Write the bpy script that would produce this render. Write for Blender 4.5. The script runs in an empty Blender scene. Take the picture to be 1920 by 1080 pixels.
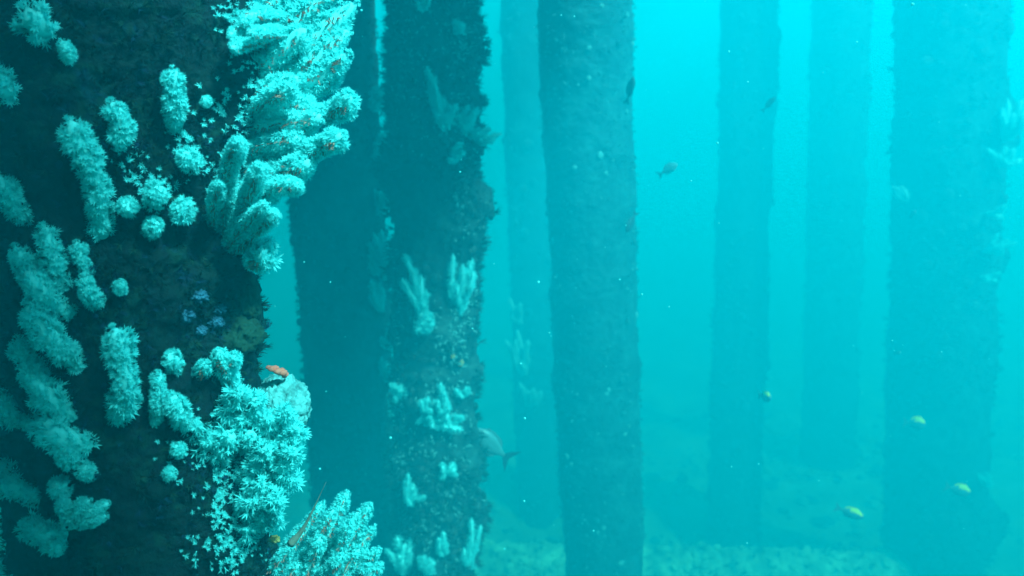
import bpy, math, random
import numpy as np
from mathutils import Vector, Matrix
from mathutils.bvhtree import BVHTree

R = math.radians
scene = bpy.context.scene
col = scene.collection
rng = np.random.default_rng(11)
random.seed(11)

# ------------------------------------------------------------------ camera
F_PX = 1663.0                       # focal length in pixels of the 1920 px wide photograph
PITCH, ROLL = R(11.7), R(2.3)
FWD = np.array([0, math.cos(PITCH), -math.sin(PITCH)])
UP0 = np.array([0, math.sin(PITCH), math.cos(PITCH)])
XA = np.array([1.0, 0, 0])
RIGHT = math.cos(ROLL) * XA - math.sin(ROLL) * UP0
UP = math.sin(ROLL) * XA + math.cos(ROLL) * UP0
cam_d = bpy.data.cameras.new('camera')
cam = bpy.data.objects.new('camera', cam_d)
col.objects.link(cam)
cam.matrix_world = Matrix(((RIGHT[0], UP[0], -FWD[0], 0), (RIGHT[1], UP[1], -FWD[1], 0),
                           (RIGHT[2], UP[2], -FWD[2], 0), (0, 0, 0, 1)))
cam_d.sensor_width = 36.0
cam_d.lens = 36.0 * F_PX / 1920.0
cam_d.dof.use_dof = True
cam_d.dof.focus_distance = 1.55
cam_d.dof.aperture_fstop = 4.5
cam_d.clip_start, cam_d.clip_end = 0.02, 400
scene.camera = cam

# ------------------------------------------------------------------ daylight that has come down through the water
SUN_AZ, SUN_EL = R(135), R(46)
TINT = (0.21, 0.86, 1.0)            # the metres of water overhead take the red out
w = bpy.data.worlds.new('World')
scene.world = w
w.use_nodes = True
nt = w.node_tree
nt.nodes.clear()
sky = nt.nodes.new('ShaderNodeTexSky')
sky.sky_type = 'NISHITA'
sky.sun_disc = False
sky.sun_elevation, sky.sun_rotation = SUN_EL, SUN_AZ
mul = nt.nodes.new('ShaderNodeMix')
mul.data_type = 'RGBA'; mul.blend_type = 'MULTIPLY'
mul.inputs[0].default_value = 1.0
mul.inputs[7].default_value = (TINT[0], TINT[1], TINT[2] * 0.75, 1)
bg = nt.nodes.new('ShaderNodeBackground')
bg.inputs[1].default_value = 0.05
wo = nt.nodes.new('ShaderNodeOutputWorld')
nt.links.new(sky.outputs[0], mul.inputs[6])
nt.links.new(mul.outputs[2], bg.inputs[0])
nt.links.new(bg.outputs[0], wo.inputs[0])

sd = bpy.data.lights.new('sun', 'SUN')
sd.energy = 5.0
sd.angle = R(5)
sd.color = TINT
so = bpy.data.objects.new('sun', sd)
col.objects.link(so)
sdir = Vector((math.cos(SUN_EL) * math.sin(SUN_AZ), math.cos(SUN_EL) * math.cos(SUN_AZ), math.sin(SUN_EL)))
so.rotation_euler = sdir.to_track_quat('Z', 'Y').to_euler()
so.location = sdir * 20

vs = scene.view_settings
vs.view_transform = 'Standard'
vs.look = 'None'
vs.gamma = 1.0
vs.use_curve_mapping = False
vs.exposure = 2.52
cy = scene.cycles
cy.max_bounces = 8
cy.diffuse_bounces = 3
cy.volume_bounces = 1
cy.transparent_max_bounces = 16
cy.use_denoising = True

# ------------------------------------------------------------------ helpers
def ray(px, py):
    return FWD + RIGHT * ((px - 960) / F_PX) + UP * ((540 - py) / F_PX)

def P(px, py, Y):
    d = ray(px, py)
    return d * (Y / d[1])

def tag(o, label=None, cat=None, group=None, kind=None):
    if label: o['label'] = label
    if cat: o['category'] = cat
    if group: o['group'] = group
    if kind: o['kind'] = kind
    return o

def empty(name, loc, rot=None):
    o = bpy.data.objects.new(name, None)
    o.empty_display_size = 0.05
    o.location = Vector(loc)
    if rot is not None: o.rotation_euler = rot
    col.objects.link(o)
    return o

class MB:
    """collects triangles and quads (numpy) for one mesh"""
    def __init__(s):
        s.v = []; s.f = []; s.n = 0
    def add(s, V, Fs, mat=0):
        V = np.asarray(V, float).reshape(-1, 3)
        s.v.append(V)
        for f in (Fs if isinstance(Fs, list) else [Fs]):
            f = np.asarray(f, int)
            if len(f): s.f.append((f + s.n, mat))
        s.n += len(V)
    def build(s, name, mats, parent=None, smooth=True, origin=None):
        V = np.concatenate(s.v)
        o0 = np.zeros(3) if origin is None else np.asarray(origin, float)
        V = V - o0
        me = bpy.data.meshes.new(name)
        loops = np.concatenate([f.ravel() for f, m in s.f])
        tot = np.concatenate([np.full(len(f), f.shape[1]) for f, m in s.f])
        mi = np.concatenate([np.full(len(f), m) for f, m in s.f])
        st = np.concatenate([[0], np.cumsum(tot)[:-1]])
        me.vertices.add(len(V)); me.vertices.foreach_set('co', V.ravel())
        me.loops.add(len(loops)); me.loops.foreach_set('vertex_index', loops.astype(np.int32))
        me.polygons.add(len(tot))
        me.polygons.foreach_set('loop_start', st.astype(np.int32))
        me.polygons.foreach_set('loop_total', tot.astype(np.int32))
        me.polygons.foreach_set('material_index', mi.astype(np.int32))
        me.polygons.foreach_set('use_smooth', np.full(len(tot), smooth))
        me.update(calc_edges=True)
        for m in (mats if isinstance(mats, (list, tuple)) else [mats]):
            me.materials.append(m)
        o = bpy.data.objects.new(name, me)
        col.objects.link(o)
        if parent is not None:
            o.parent = parent
        else:
            o.location = Vector(o0)
        if parent is not None and origin is not None:
            o.location = Vector(o0) - parent.location
        return o

def vnoise(p, seed=0):
    """value noise in [-1, 1] for an (n,3) array"""
    p = np.asarray(p, float)
    i = np.floor(p).astype(np.int64); f = p - i
    f = f * f * (3 - 2 * f)
    def h(a, b, c):
        n = (a * 374761393 + b * 668265263 + c * 2147483647 + seed * 974711) & 0xffffffff
        n = ((n ^ (n >> 13)) * 1274126177) & 0xffffffff
        n = ((n ^ (n >> 16)) * 2246822519) & 0xffffffff
        return ((n ^ (n >> 15)) & 0xffff) / 32767.5 - 1
    x, y, z = i[:, 0], i[:, 1], i[:, 2]
    r = 0
    for dx in (0, 1):
        for dy in (0, 1):
            for dz in (0, 1):
                wgt = (f[:, 0] if dx else 1 - f[:, 0]) * (f[:, 1] if dy else 1 - f[:, 1]) * (f[:, 2] if dz else 1 - f[:, 2])
                r = r + wgt * h(x + dx, y + dy, z + dz)
    return r

def fbm(p, oct=4, seed=0):
    r = 0; a = 1; t = 0
    for k in range(oct):
        r = r + a * vnoise(p * (2.03 ** k) + 7.3 * k, seed + k); t += a; a *= 0.55
    return r / t

# ------------------------------------------------------------------ materials
def pmat(name, stops, scale=8.0, rough=0.85, transl=0.0, detail=6, bump=0.0, bscale=60, spec=0.2):
    m = bpy.data.materials.new(name)
    m.use_nodes = True
    n = m.node_tree; n.nodes.clear()
    out = n.nodes.new('ShaderNodeOutputMaterial')
    b = n.nodes.new('ShaderNodeBsdfPrincipled')
    b.inputs['Roughness'].default_value = rough
    b.inputs['Specular IOR Level'].default_value = spec
    tc = n.nodes.new('ShaderNodeTexCoord')
    nz = n.nodes.new('ShaderNodeTexNoise')
    nz.inputs['Scale'].default_value = scale
    nz.inputs['Detail'].default_value = detail
    nz.inputs['Roughness'].default_value = 0.65
    n.links.new(tc.outputs['Object'], nz.inputs['Vector'])
    cr = n.nodes.new('ShaderNodeValToRGB')
    els = cr.color_ramp.elements
    els[0].position, els[0].color = stops[0][0], (*stops[0][1], 1)
    els[1].position, els[1].color = stops[-1][0], (*stops[-1][1], 1)
    for pos, c in stops[1:-1]:
        e = els.new(pos); e.color = (*c, 1)
    n.links.new(nz.outputs['Fac'], cr.inputs['Fac'])
    n.links.new(cr.outputs['Color'], b.inputs['Base Color'])
    if bump:
        n2 = n.nodes.new('ShaderNodeTexNoise')
        n2.inputs['Scale'].default_value = bscale; n2.inputs['Detail'].default_value = 8
        n.links.new(tc.outputs['Object'], n2.inputs['Vector'])
        bp = n.nodes.new('ShaderNodeBump')
        bp.inputs['Strength'].default_value = bump; bp.inputs['Distance'].default_value = 0.02
        n.links.new(n2.outputs['Fac'], bp.inputs['Height'])
        n.links.new(bp.outputs['Normal'], b.inputs['Normal'])
    if transl:
        tr = n.nodes.new('ShaderNodeBsdfTranslucent')
        n.links.new(cr.outputs['Color'], tr.inputs['Color'])
        mx = n.nodes.new('ShaderNodeMixShader')
        mx.inputs[0].default_value = transl
        n.links.new(b.outputs[0], mx.inputs[1]); n.links.new(tr.outputs[0], mx.inputs[2])
        n.links.new(mx.outputs[0], out.inputs[0])
    else:
        n.links.new(b.outputs[0], out.inputs[0])
    return m

M = {}
M['coral'] = pmat('coral_polyps', [(0.3, (.16, .74, .74)), (0.7, (.24, .86, .84))], 30, transl=0.5)
M['coral_stem'] = pmat('coral_stem', [(0.3, (.18, .62, .60)), (0.7, (.26, .76, .74))], 30)
M['coral_brown'] = pmat('coral_brown', [(0.3, (.85, .20, .13)), (0.7, (.95, .32, .24))], 40)
M['coral_grey'] = pmat('coral_grey', [(0.3, (.20, .42, .40)), (0.7, (.30, .60, .56))], 30, transl=0.3)
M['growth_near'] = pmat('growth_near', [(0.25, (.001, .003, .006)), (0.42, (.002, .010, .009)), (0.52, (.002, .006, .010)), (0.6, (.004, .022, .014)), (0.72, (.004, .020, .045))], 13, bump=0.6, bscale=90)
M['fleck'] = pmat('fleck', [(0.3, (.06, .16, .15)), (0.7, (.12, .30, .28))], 30)
M['blue_turf'] = pmat('blue_turf', [(0.3, (.003, .008, .02)), (0.7, (.008, .03, .07))], 30)
M['turf'] = pmat('turf', [(0.3, (.004, .012, .009)), (0.5, (.010, .028, .016)), (0.75, (.02, .055, .036))], 18, bump=0.4)
M['blue_sponge'] = pmat('blue_sponge', [(0.35, (.012, .03, .06)), (0.65, (.05, .13, .20))], 40, bump=0.4)
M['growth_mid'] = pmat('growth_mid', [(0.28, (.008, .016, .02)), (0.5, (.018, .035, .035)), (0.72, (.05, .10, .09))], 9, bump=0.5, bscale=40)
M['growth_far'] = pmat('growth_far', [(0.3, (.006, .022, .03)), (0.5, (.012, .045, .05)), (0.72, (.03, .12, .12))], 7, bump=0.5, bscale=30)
M['sponge'] = pmat('porous_sponge', [(0.35, (.06, .14, .14)), (0.55, (.16, .36, .35)), (0.75, (.25, .52, .50))], 45, bump=0.5, bscale=80)
M['dark_sponge'] = pmat('dark_sponge', [(0.3, (.02, .03, .035)), (0.7, (.06, .08, .07))], 20, bump=0.5)
M['orange'] = pmat('orange_sponge', [(0.3, (.90, .10, .06)), (0.7, (1.0, .16, .10))], 60, bump=0.3)
M['yellow'] = pmat('yellow_sponge', [(0.3, (.34, .15, .03)), (0.7, (.5, .26, .08))], 60)
M['whip'] = pmat('whip', [(0.3, (.25, .16, .12)), (0.7, (.40, .28, .22))], 60)
M['seabed'] = pmat('seabed', [(0.28, (.05, .10, .05)), (0.48, (.13, .24, .13)), (0.7, (.25, .42, .24))], 1.3, detail=10, bump=0.8, bscale=8)
M['beam'] = pmat('beam', [(0.32, (.04, .08, .04)), (0.5, (.22, .38, .22)), (0.68, (.46, .74, .46))], 5, detail=10, bump=0.8, bscale=20)
M['fish_pale'] = pmat('fish_pale', [(0.3, (.08, .15, .16)), (0.7, (.14, .25, .26))], 60, rough=0.4, spec=0.5)
M['fish_dark'] = pmat('fish_dark', [(0.3, (.015, .03, .04)), (0.7, (.03, .06, .08))], 60, rough=0.5)
M['fish_blue'] = pmat('fish_blue', [(0.3, (.04, .13, .20)), (0.7, (.08, .20, .28))], 60, rough=0.4)
M['fish_yellow'] = pmat('fish_yellow', [(0.3, (1.0, .62, .02)), (0.7, (1.0, .72, .04))], 60, rough=0.5)

# ------------------------------------------------------------------ sea floor
gx = np.concatenate([np.linspace(-30, -9, 60)[:-1], np.linspace(-9, 14, 260), np.linspace(14, 30, 60)[1:]])
gy = np.concatenate([np.linspace(-12, 5, 40)[:-1], np.linspace(5, 20, 240), np.linspace(20, 34, 50)[1:]])
GX, GY = np.meshgrid(gx, gy)
SEA = -5.5
def sea_z(x, y):
    p = np.stack([np.ravel(x), np.ravel(y), np.zeros(np.size(x))], 1)
    z = SEA + 0.22 * fbm(p * 0.45, 3, 5) + 0.13 * np.maximum(0, fbm(p * 1.7, 4, 9)) * 2 + 0.04 * fbm(p * 6, 2, 3)
    # a low rise of rubble to the left of the bare pylon
    z += 0.75 * np.exp(-(((p[:, 0] - 0.1) / 1.6) ** 2 + ((p[:, 1] - 10.9) / 1.3) ** 2))
    return z
GZ = sea_z(GX, GY)
ny_, nx_ = GX.shape
idx = np.arange(ny_ * nx_).reshape(ny_, nx_)
q = np.stack([idx[:-1, :-1], idx[:-1, 1:], idx[1:, 1:], idx[1:, :-1]], -1).reshape(-1, 4)
mb = MB(); mb.add(np.stack([GX.ravel(), GY.ravel(), GZ], 1), q)
tag(mb.build('seabed', M['seabed']), kind='structure')

# ------------------------------------------------------------------ encrusted jetty pylons
def frame_z(d):
    """rotation matrices (n,3,3) whose third column is d"""
    d = d / np.linalg.norm(d, axis=1, keepdims=True)
    a = np.where(np.abs(d[:, 2:3]) < 0.9, np.array([[0, 0, 1.0]]), np.array([[1.0, 0, 0]]))
    x = np.cross(a, d); x /= np.linalg.norm(x, axis=1, keepdims=True)
    y = np.cross(d, x)
    return np.stack([x, y, d], -1)

def blob_template(seed):
    bm = bpy.data.meshes.new('tmp')
    import bmesh
    b = bmesh.new(); bmesh.ops.create_icosphere(b, subdivisions=2, radius=1.0)
    V = np.array([v.co[:] for v in b.verts]); Fc = np.array([[v.index for v in f.verts] for f in b.faces])
    b.free(); bpy.data.meshes.remove(bm)
    V = V * (1 + 0.38 * fbm(V * 1.7 + seed * 13.1, 3, seed)[:, None])
    return V, Fc
BLOBS = [blob_template(s) for s in range(5)]

def tuft_template(seed, n=9):
    """a small bush of curved blades, unit height"""
    r = np.random.default_rng(seed)
    Vs = []; Fs = []; k = 0
    for i in range(n):
        a = r.uniform(0, 2 * math.pi); lean = r.uniform(.15, .9); hgt = r.uniform(.55, 1.0); wd = r.uniform(.05, .11)
        c, s = math.cos(a), math.sin(a)
        for j in range(4):
            t = j / 3
            rad = lean * t ** 1.4 * hgt; z = hgt * t * (1 - .25 * lean * t)
            ww = wd * (1 - .8 * t)
            Vs += [[c * rad - s * ww, s * rad + c * ww, z], [c * rad + s * ww, s * rad - c * ww, z]]
        for j in range(3):
            Fs.append([k + 2 * j, k + 2 * j + 1, k + 2 * j + 3, k + 2 * j + 2])
        k += 8
    return np.array(Vs), np.array(Fs)
TUFTS = [tuft_template(s) for s in range(4)]

def scatter(mb, tmpl, pos, nor, size, mat=0, squash=None):
    """place copies of one template, third axis along nor"""
    V, Fc = tmpl
    n = len(pos)
    if n == 0: return
    Rm = frame_z(np.asarray(nor, float))
    a = rng.uniform(0, 2 * math.pi, n)
    ca, sa = np.cos(a), np.sin(a)
    T = np.zeros((n, 3, 3)); T[:, 0, 0] = ca; T[:, 0, 1] = -sa; T[:, 1, 0] = sa; T[:, 1, 1] = ca; T[:, 2, 2] = 1
    size = np.asarray(size, float)
    sc = np.stack([size, size, size if squash is None else size * squash], 1)
    A = np.einsum('nij,njk->nik', Rm, T) * sc[:, None, :]
    W = np.einsum('nij,vj->nvi', A, V) + np.asarray(pos)[:, None, :]
    Fa = (Fc[None] + (np.arange(n) * len(V))[:, None, None]).reshape(-1, Fc.shape[1])
    mb.add(W.reshape(-1, 3), Fa, mat)

ZTOP, ZBOT = 3.0, -6.1
K = 0.75                            # the nearest pylon stands about 1.45 m away
def rubble(n):
    g = MB()
    x = rng.uniform(-3, 9, n); y = rng.uniform(6.5, 15, n)
    keep = fbm(np.stack([x * .8, y * .8, x * 0], 1), 3, 77) + rng.uniform(-.3, .3, n) > 0
    x, y = x[keep], y[keep]; z = sea_z(x, y)
    sz = .02 + .10 * rng.uniform(0, 1, len(x)) ** 3
    p = np.stack([x, y, z + sz * .2], 1)
    for i in range(5):
        scatter(g, BLOBS[i], p[i::5], rng.normal(0, .4, (len(p[i::5]), 3)) + [0, 0, 1], sz[i::5], i % 2, .6)
    tag(g.build('rubble', [M['seabed'], M['growth_far']]), 'shell and stone rubble scattered on the sea floor', 'rubble', kind='stuff')
rubble(2600)
class Pylon: pass
def pylon(label, top, bot, Y, rad, mat, grow_mats, n_blob, n_tuft, amp=0.10, nscale=3.0, blob=(.015, .05), tuft=(.03, .07),
          bumps=(), res=(420, 120), seed=0, zfine=(-3.4, 1.6), fine=0.03, group='jetty pylons standing on the sea floor', at=None):
    """axis leans so that it passes through both image points at distance Y; bumps: (px, py, height, size)"""
    a, b = P(*top, Y), P(*bot, Y)
    sl = (b - a) / ((b[2] - a[2]) or 1)
    if at is not None:
        a, sl, Y = np.array([at[0], at[1], 0.0]), np.array([0, 0, 1.0]), at[1]
    ax = lambda z: a[None, :] + (np.asarray(z)[:, None] - a[2]) * sl[None, :]
    zs = np.concatenate([np.linspace(ZBOT, zfine[0], 50)[:-1], np.linspace(zfine[0], zfine[1], res[0]), np.linspace(zfine[1], ZTOP, 30)[1:]])
    th = np.linspace(0, 2 * math.pi, res[1], endpoint=False)
    Z, T = np.meshgrid(zs, th, indexing='ij')
    A = ax(zs)
    dirs = np.stack([np.cos(T), np.sin(T), np.zeros_like(T)], -1)
    base = A[:, None, :] + rad * dirs
    p = base.reshape(-1, 3)
    lowf = fbm(p * nscale, 3, seed)
    d = amp * rad * lowf + 0.5 * amp * rad * np.maximum(0, fbm(p * nscale * 3.1, 3, seed + 20)) * 2 + fine * rad * fbm(p * 28 / max(rad * 3, .6), 3, seed + 40)
    for (bx, by, h, s) in bumps:
        c = ray(bx, by); c = c * (Y / c[1])
        axc = ax(np.array([c[2]]))[0]
        off = c - axc; r_ = np.linalg.norm(off[:2])
        if r_ < rad:                                                # on the visible face
            dy = -math.sqrt(max(1e-6, rad ** 2 - off[0] ** 2)); c = np.array([c[0], axc[1] + dy, c[2]])
        else:
            c = axc + off / r_ * rad; c[2] = P(bx, by, Y)[2]
        d = d + h * np.exp(-(np.linalg.norm(p - c, axis=1) / s) ** 2)
    V = p + d[:, None] * dirs.reshape(-1, 3)
    n0, n1 = Z.shape
    ii = np.arange(n0 * n1).reshape(n0, n1)
    nx = np.roll(ii, -1, 1)
    Fq = np.stack([ii[:-1], nx[:-1], nx[1:], ii[1:]], -1).reshape(-1, 4)
    root = empty('jetty_pylon', (ax(np.array([SEA]))[0][0], Y, SEA))
    tag(root, label, 'pylon', group)
    mbs = MB(); mbs.add(V, Fq)
    cap0 = ii[0][::-1][None]; cap1 = ii[-1][None]
    mbs.f.append((cap0, 0)); mbs.f.append((cap1, 0))
    mbs.build('shaft', mat, root, origin=root.location)
    # encrusting life: lumps and turf
    py_ = Pylon(); py_.root = root; py_.Y = Y; py_.rad = rad; py_.ax = ax
    py_.bvh = BVHTree.FromPolygons([tuple(v) for v in V], [tuple(f) for f in Fq])
    def pick(n):
        k = rng.integers(0, len(V), n * 3)
        ang = np.arctan2(dirs.reshape(-1, 3)[k, 1], dirs.reshape(-1, 3)[k, 0])
        front = np.sin(ang) < 0.35
        zz = V[k, 2]
        ok = front & (zz > zfine[0]) & (zz < zfine[1])
        clump = fbm(V[k] * 2.3 / max(rad, .2) * .25, 3, seed + 60) + rng.uniform(-.35, .35, len(k)) > -0.05
        k = k[ok & clump][:n]
        return V[k] + rng.normal(0, .004, (len(k), 3)), dirs.reshape(-1, 3)[k] + rng.normal(0, .25, (len(k), 3))
    g = MB()
    for t in BLOBS:
        pos, nor = pick(n_blob // 5)
        scatter(g, t, pos, nor, rng.uniform(*blob, len(pos)) * rng.uniform(.6, 1.2, len(pos)), rng.integers(0, len(grow_mats)), .6)
    for i, t in enumerate(TUFTS):
        pos, nor = pick(n_tuft // 4)
        scatter(g, t, pos, nor + np.array([0, 0, .25]), rng.uniform(*tuft, len(pos)), (i % len(grow_mats)))
    tag(g.build('encrusting_growth', grow_mats, root, origin=root.location), kind='stuff')
    return py_

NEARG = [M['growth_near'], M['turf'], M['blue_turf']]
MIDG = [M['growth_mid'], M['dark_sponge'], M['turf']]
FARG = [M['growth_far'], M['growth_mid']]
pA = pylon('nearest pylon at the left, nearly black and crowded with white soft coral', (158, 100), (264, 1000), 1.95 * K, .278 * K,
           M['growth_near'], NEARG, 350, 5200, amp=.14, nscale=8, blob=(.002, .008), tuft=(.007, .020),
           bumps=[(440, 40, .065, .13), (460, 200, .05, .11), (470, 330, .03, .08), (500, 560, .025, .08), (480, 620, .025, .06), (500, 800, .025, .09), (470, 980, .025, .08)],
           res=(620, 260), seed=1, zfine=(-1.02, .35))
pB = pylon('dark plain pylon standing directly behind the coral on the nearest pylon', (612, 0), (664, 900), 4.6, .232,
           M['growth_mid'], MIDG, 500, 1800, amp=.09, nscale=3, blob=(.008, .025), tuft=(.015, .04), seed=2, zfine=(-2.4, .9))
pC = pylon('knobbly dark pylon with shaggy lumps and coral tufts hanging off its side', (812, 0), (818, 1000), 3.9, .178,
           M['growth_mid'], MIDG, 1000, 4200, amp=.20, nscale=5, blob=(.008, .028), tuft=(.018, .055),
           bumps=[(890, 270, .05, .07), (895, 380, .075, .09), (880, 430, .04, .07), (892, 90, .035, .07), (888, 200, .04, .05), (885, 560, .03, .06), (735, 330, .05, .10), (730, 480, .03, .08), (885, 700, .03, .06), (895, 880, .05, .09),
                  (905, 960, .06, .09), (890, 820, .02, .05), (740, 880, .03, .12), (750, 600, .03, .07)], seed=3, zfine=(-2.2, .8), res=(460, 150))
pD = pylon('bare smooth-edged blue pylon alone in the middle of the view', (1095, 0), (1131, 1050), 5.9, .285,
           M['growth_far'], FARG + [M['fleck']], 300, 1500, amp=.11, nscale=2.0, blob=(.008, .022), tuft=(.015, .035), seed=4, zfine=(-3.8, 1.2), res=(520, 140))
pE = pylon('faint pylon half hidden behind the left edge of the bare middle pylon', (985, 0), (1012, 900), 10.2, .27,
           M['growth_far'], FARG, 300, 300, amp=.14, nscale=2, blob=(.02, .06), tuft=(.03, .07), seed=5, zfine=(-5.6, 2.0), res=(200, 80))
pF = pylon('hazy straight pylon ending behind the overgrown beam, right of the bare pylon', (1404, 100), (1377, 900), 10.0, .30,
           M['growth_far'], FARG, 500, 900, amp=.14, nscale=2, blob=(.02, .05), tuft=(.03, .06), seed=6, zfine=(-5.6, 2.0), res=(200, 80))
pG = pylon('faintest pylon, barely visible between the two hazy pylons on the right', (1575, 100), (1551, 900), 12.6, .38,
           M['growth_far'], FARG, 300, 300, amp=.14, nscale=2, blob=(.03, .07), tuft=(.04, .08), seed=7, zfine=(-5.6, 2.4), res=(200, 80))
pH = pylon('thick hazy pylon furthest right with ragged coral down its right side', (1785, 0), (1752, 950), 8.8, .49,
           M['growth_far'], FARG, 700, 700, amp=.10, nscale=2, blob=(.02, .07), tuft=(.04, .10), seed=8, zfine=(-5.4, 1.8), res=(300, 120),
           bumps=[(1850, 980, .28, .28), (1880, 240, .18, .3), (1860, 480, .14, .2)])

# ------------------------------------------------------------------ unseen plank deck added overhead, stepped to shade the camera and the left side
m = MB()
def plank_box(x0, x1, y0, y1, z0, z1):
    V = [[x, y, z] for z in (z0, z1) for (x, y) in ((x0, y0), (x1, y0), (x1, y1), (x0, y1))]
    m.add(V, np.array([[3, 2, 1, 0], [4, 5, 6, 7], [0, 1, 5, 4], [1, 2, 6, 5], [2, 3, 7, 6], [3, 0, 4, 7]]))
for y0 in np.arange(-10, 4.4, .2):
    plank_box(-9, 6 if y0 < -1.85 else (1.0 if y0 < -.1 else (2.25 if y0 < 2.4 else .5)), y0, y0 + .19, 3.02, 3.09)
tag(m.build('shade_deck', M['growth_far'], None, origin=(-2, 0, 3.02), smooth=False), 'unseen plank deck added overhead to shade the near water and left side', 'deck')

pylon('unseen pylon added behind the photographer to the right, shading the nearest pylon', (0, 0), (0, 0), 1.0, .17,
      M['growth_far'], FARG, 100, 100, seed=9, res=(60, 40), at=(1.085, -.612))  # added out of view to throw shade across the nearest pylon

# ------------------------------------------------------------------ fallen beam on the sea floor
def beam(p0, p1, Y0, Y1, rad, label, seed):
    a, b = P(*p0, Y0), P(*p1, Y1)
    n0, n1 = 240, 60
    t = np.linspace(0, 1, n0); th = np.linspace(0, 2 * math.pi, n1, endpoint=False)
    ctr = a[None] + (b - a)[None] * t[:, None]
    u = (b - a) / np.linalg.norm(b - a); s = np.cross(u, [0, 0, 1]); s /= np.linalg.norm(s); v = np.cross(s, u)
    D = np.cos(th)[None, :, None] * s + np.sin(th)[None, :, None] * v
    p = (ctr[:, None] + rad * D * np.ones((n0, 1, 1))).reshape(-1, 3)
    d = rad * (.16 * fbm(p * 2.5, 3, seed) + .14 * fbm(p * 11, 3, seed + 3))
    Vv = p + d[:, None] * np.broadcast_to(D, (n0, n1, 3)).reshape(-1, 3)
    ii = np.arange(n0 * n1).reshape(n0, n1); nx = np.roll(ii, -1, 1)
    m = MB(); m.add(Vv, np.stack([ii[:-1], ii[1:], nx[1:], nx[:-1]], -1).reshape(-1, 4))
    m.f.append((ii[0][None], 0)); m.f.append((ii[-1][::-1][None], 0))
    root = empty('fallen_beam', (ctr[0] + ctr[-1]) / 2)
    tag(root, label, 'beam')
    m.build('timber', M['beam'], root, origin=root.location)
    g = MB()
    k = rng.integers(0, len(Vv), 900)
    nr = np.broadcast_to(D, (n0, n1, 3)).reshape(-1, 3)[k]
    k = k[nr[:, 2] > -.2]; nr = np.broadcast_to(D, (n0, n1, 3)).reshape(-1, 3)[k]
    h = len(k) // 2
    scatter(g, BLOBS[1], Vv[k[:h]], nr[:h], rng.uniform(.02, .06, h), 0, .6)
    scatter(g, TUFTS[2], Vv[k[h:]], nr[h:], rng.uniform(.04, .09, len(k) - h), 1)
    tag(g.build('encrusting_growth', [M['beam'], M['turf']], root, origin=root.location), kind='stuff')
beam((780, 1062), (1700, 1078), 9.0, 8.7, .26, 'overgrown beam lying along the sea floor behind the bare middle pylon', 31)

# ------------------------------------------------------------------ soft coral
def polyp_template(seed, nt=8, seg=3, spread=1.0):
    """one polyp, unit length along +z: short stalk and a ring of feathery tentacles"""
    r = np.random.default_rng(seed)
    V = []; F4 = []
    sl = .42
    for z, rad in ((0, .13), (sl, .10)):
        for k in range(4):
            a = k * math.pi / 2
            V.append([rad * math.cos(a), rad * math.sin(a), z])
    for k in range(4):
        F4.append([k, (k + 1) % 4, 4 + (k + 1) % 4, 4 + k])
    n = 8
    for k in range(nt):
        a = 2 * math.pi * (k + r.uniform(-.25, .25)) / nt
        L = r.uniform(.5, .72); c, s = math.cos(a), math.sin(a)
        b0 = r.uniform(.4, 1.0) * spread; curl = r.uniform(.1, .8) * spread
        x, z = .06, sl
        for j in range(seg):
            t = j / (seg - 1)
            wd = (.055 + .04 * math.sin(math.pi * t)) * (1 - .75 * t * t)
            V += [[c * x - s * wd, s * x + c * wd, z], [c * x + s * wd, s * x - c * wd, z + .02]]
            ang = b0 + curl * t
            x += math.sin(ang) * L / (seg - 1); z += math.cos(ang) * L / (seg - 1)
        for j in range(seg - 1):
            F4.append([n + 2 * j, n + 2 * j + 1, n + 2 * j + 3, n + 2 * j + 2])
        n += 2 * seg
    return np.array(V), np.array(F4)
POLYPS = [polyp_template(s) for s in range(6)]
POLYPS_FAR = [polyp_template(s, 6, 2) for s in range(3)]
BUDS = [polyp_template(s + 20, 6, 2, .35) for s in range(2)]

def spline(pts, n):
    pts = np.asarray(pts, float)
    if len(pts) == 2:
        return pts[0] + (pts[1] - pts[0]) * np.linspace(0, 1, n)[:, None]
    ext = np.vstack([2 * pts[0] - pts[1], pts, 2 * pts[-1] - pts[-2]])
    out = []
    m = len(pts) - 1
    for u in np.linspace(0, m - 1e-6, n):
        i = int(u); t = u - i
        p0, p1, p2, p3 = ext[i:i + 4]
        out.append(.5 * ((2 * p1) + (-p0 + p2) * t + (2 * p0 - 5 * p1 + 4 * p2 - p3) * t * t + (-p0 + 3 * p1 - 3 * p2 + p3) * t ** 3))
    return np.array(out)

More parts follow.
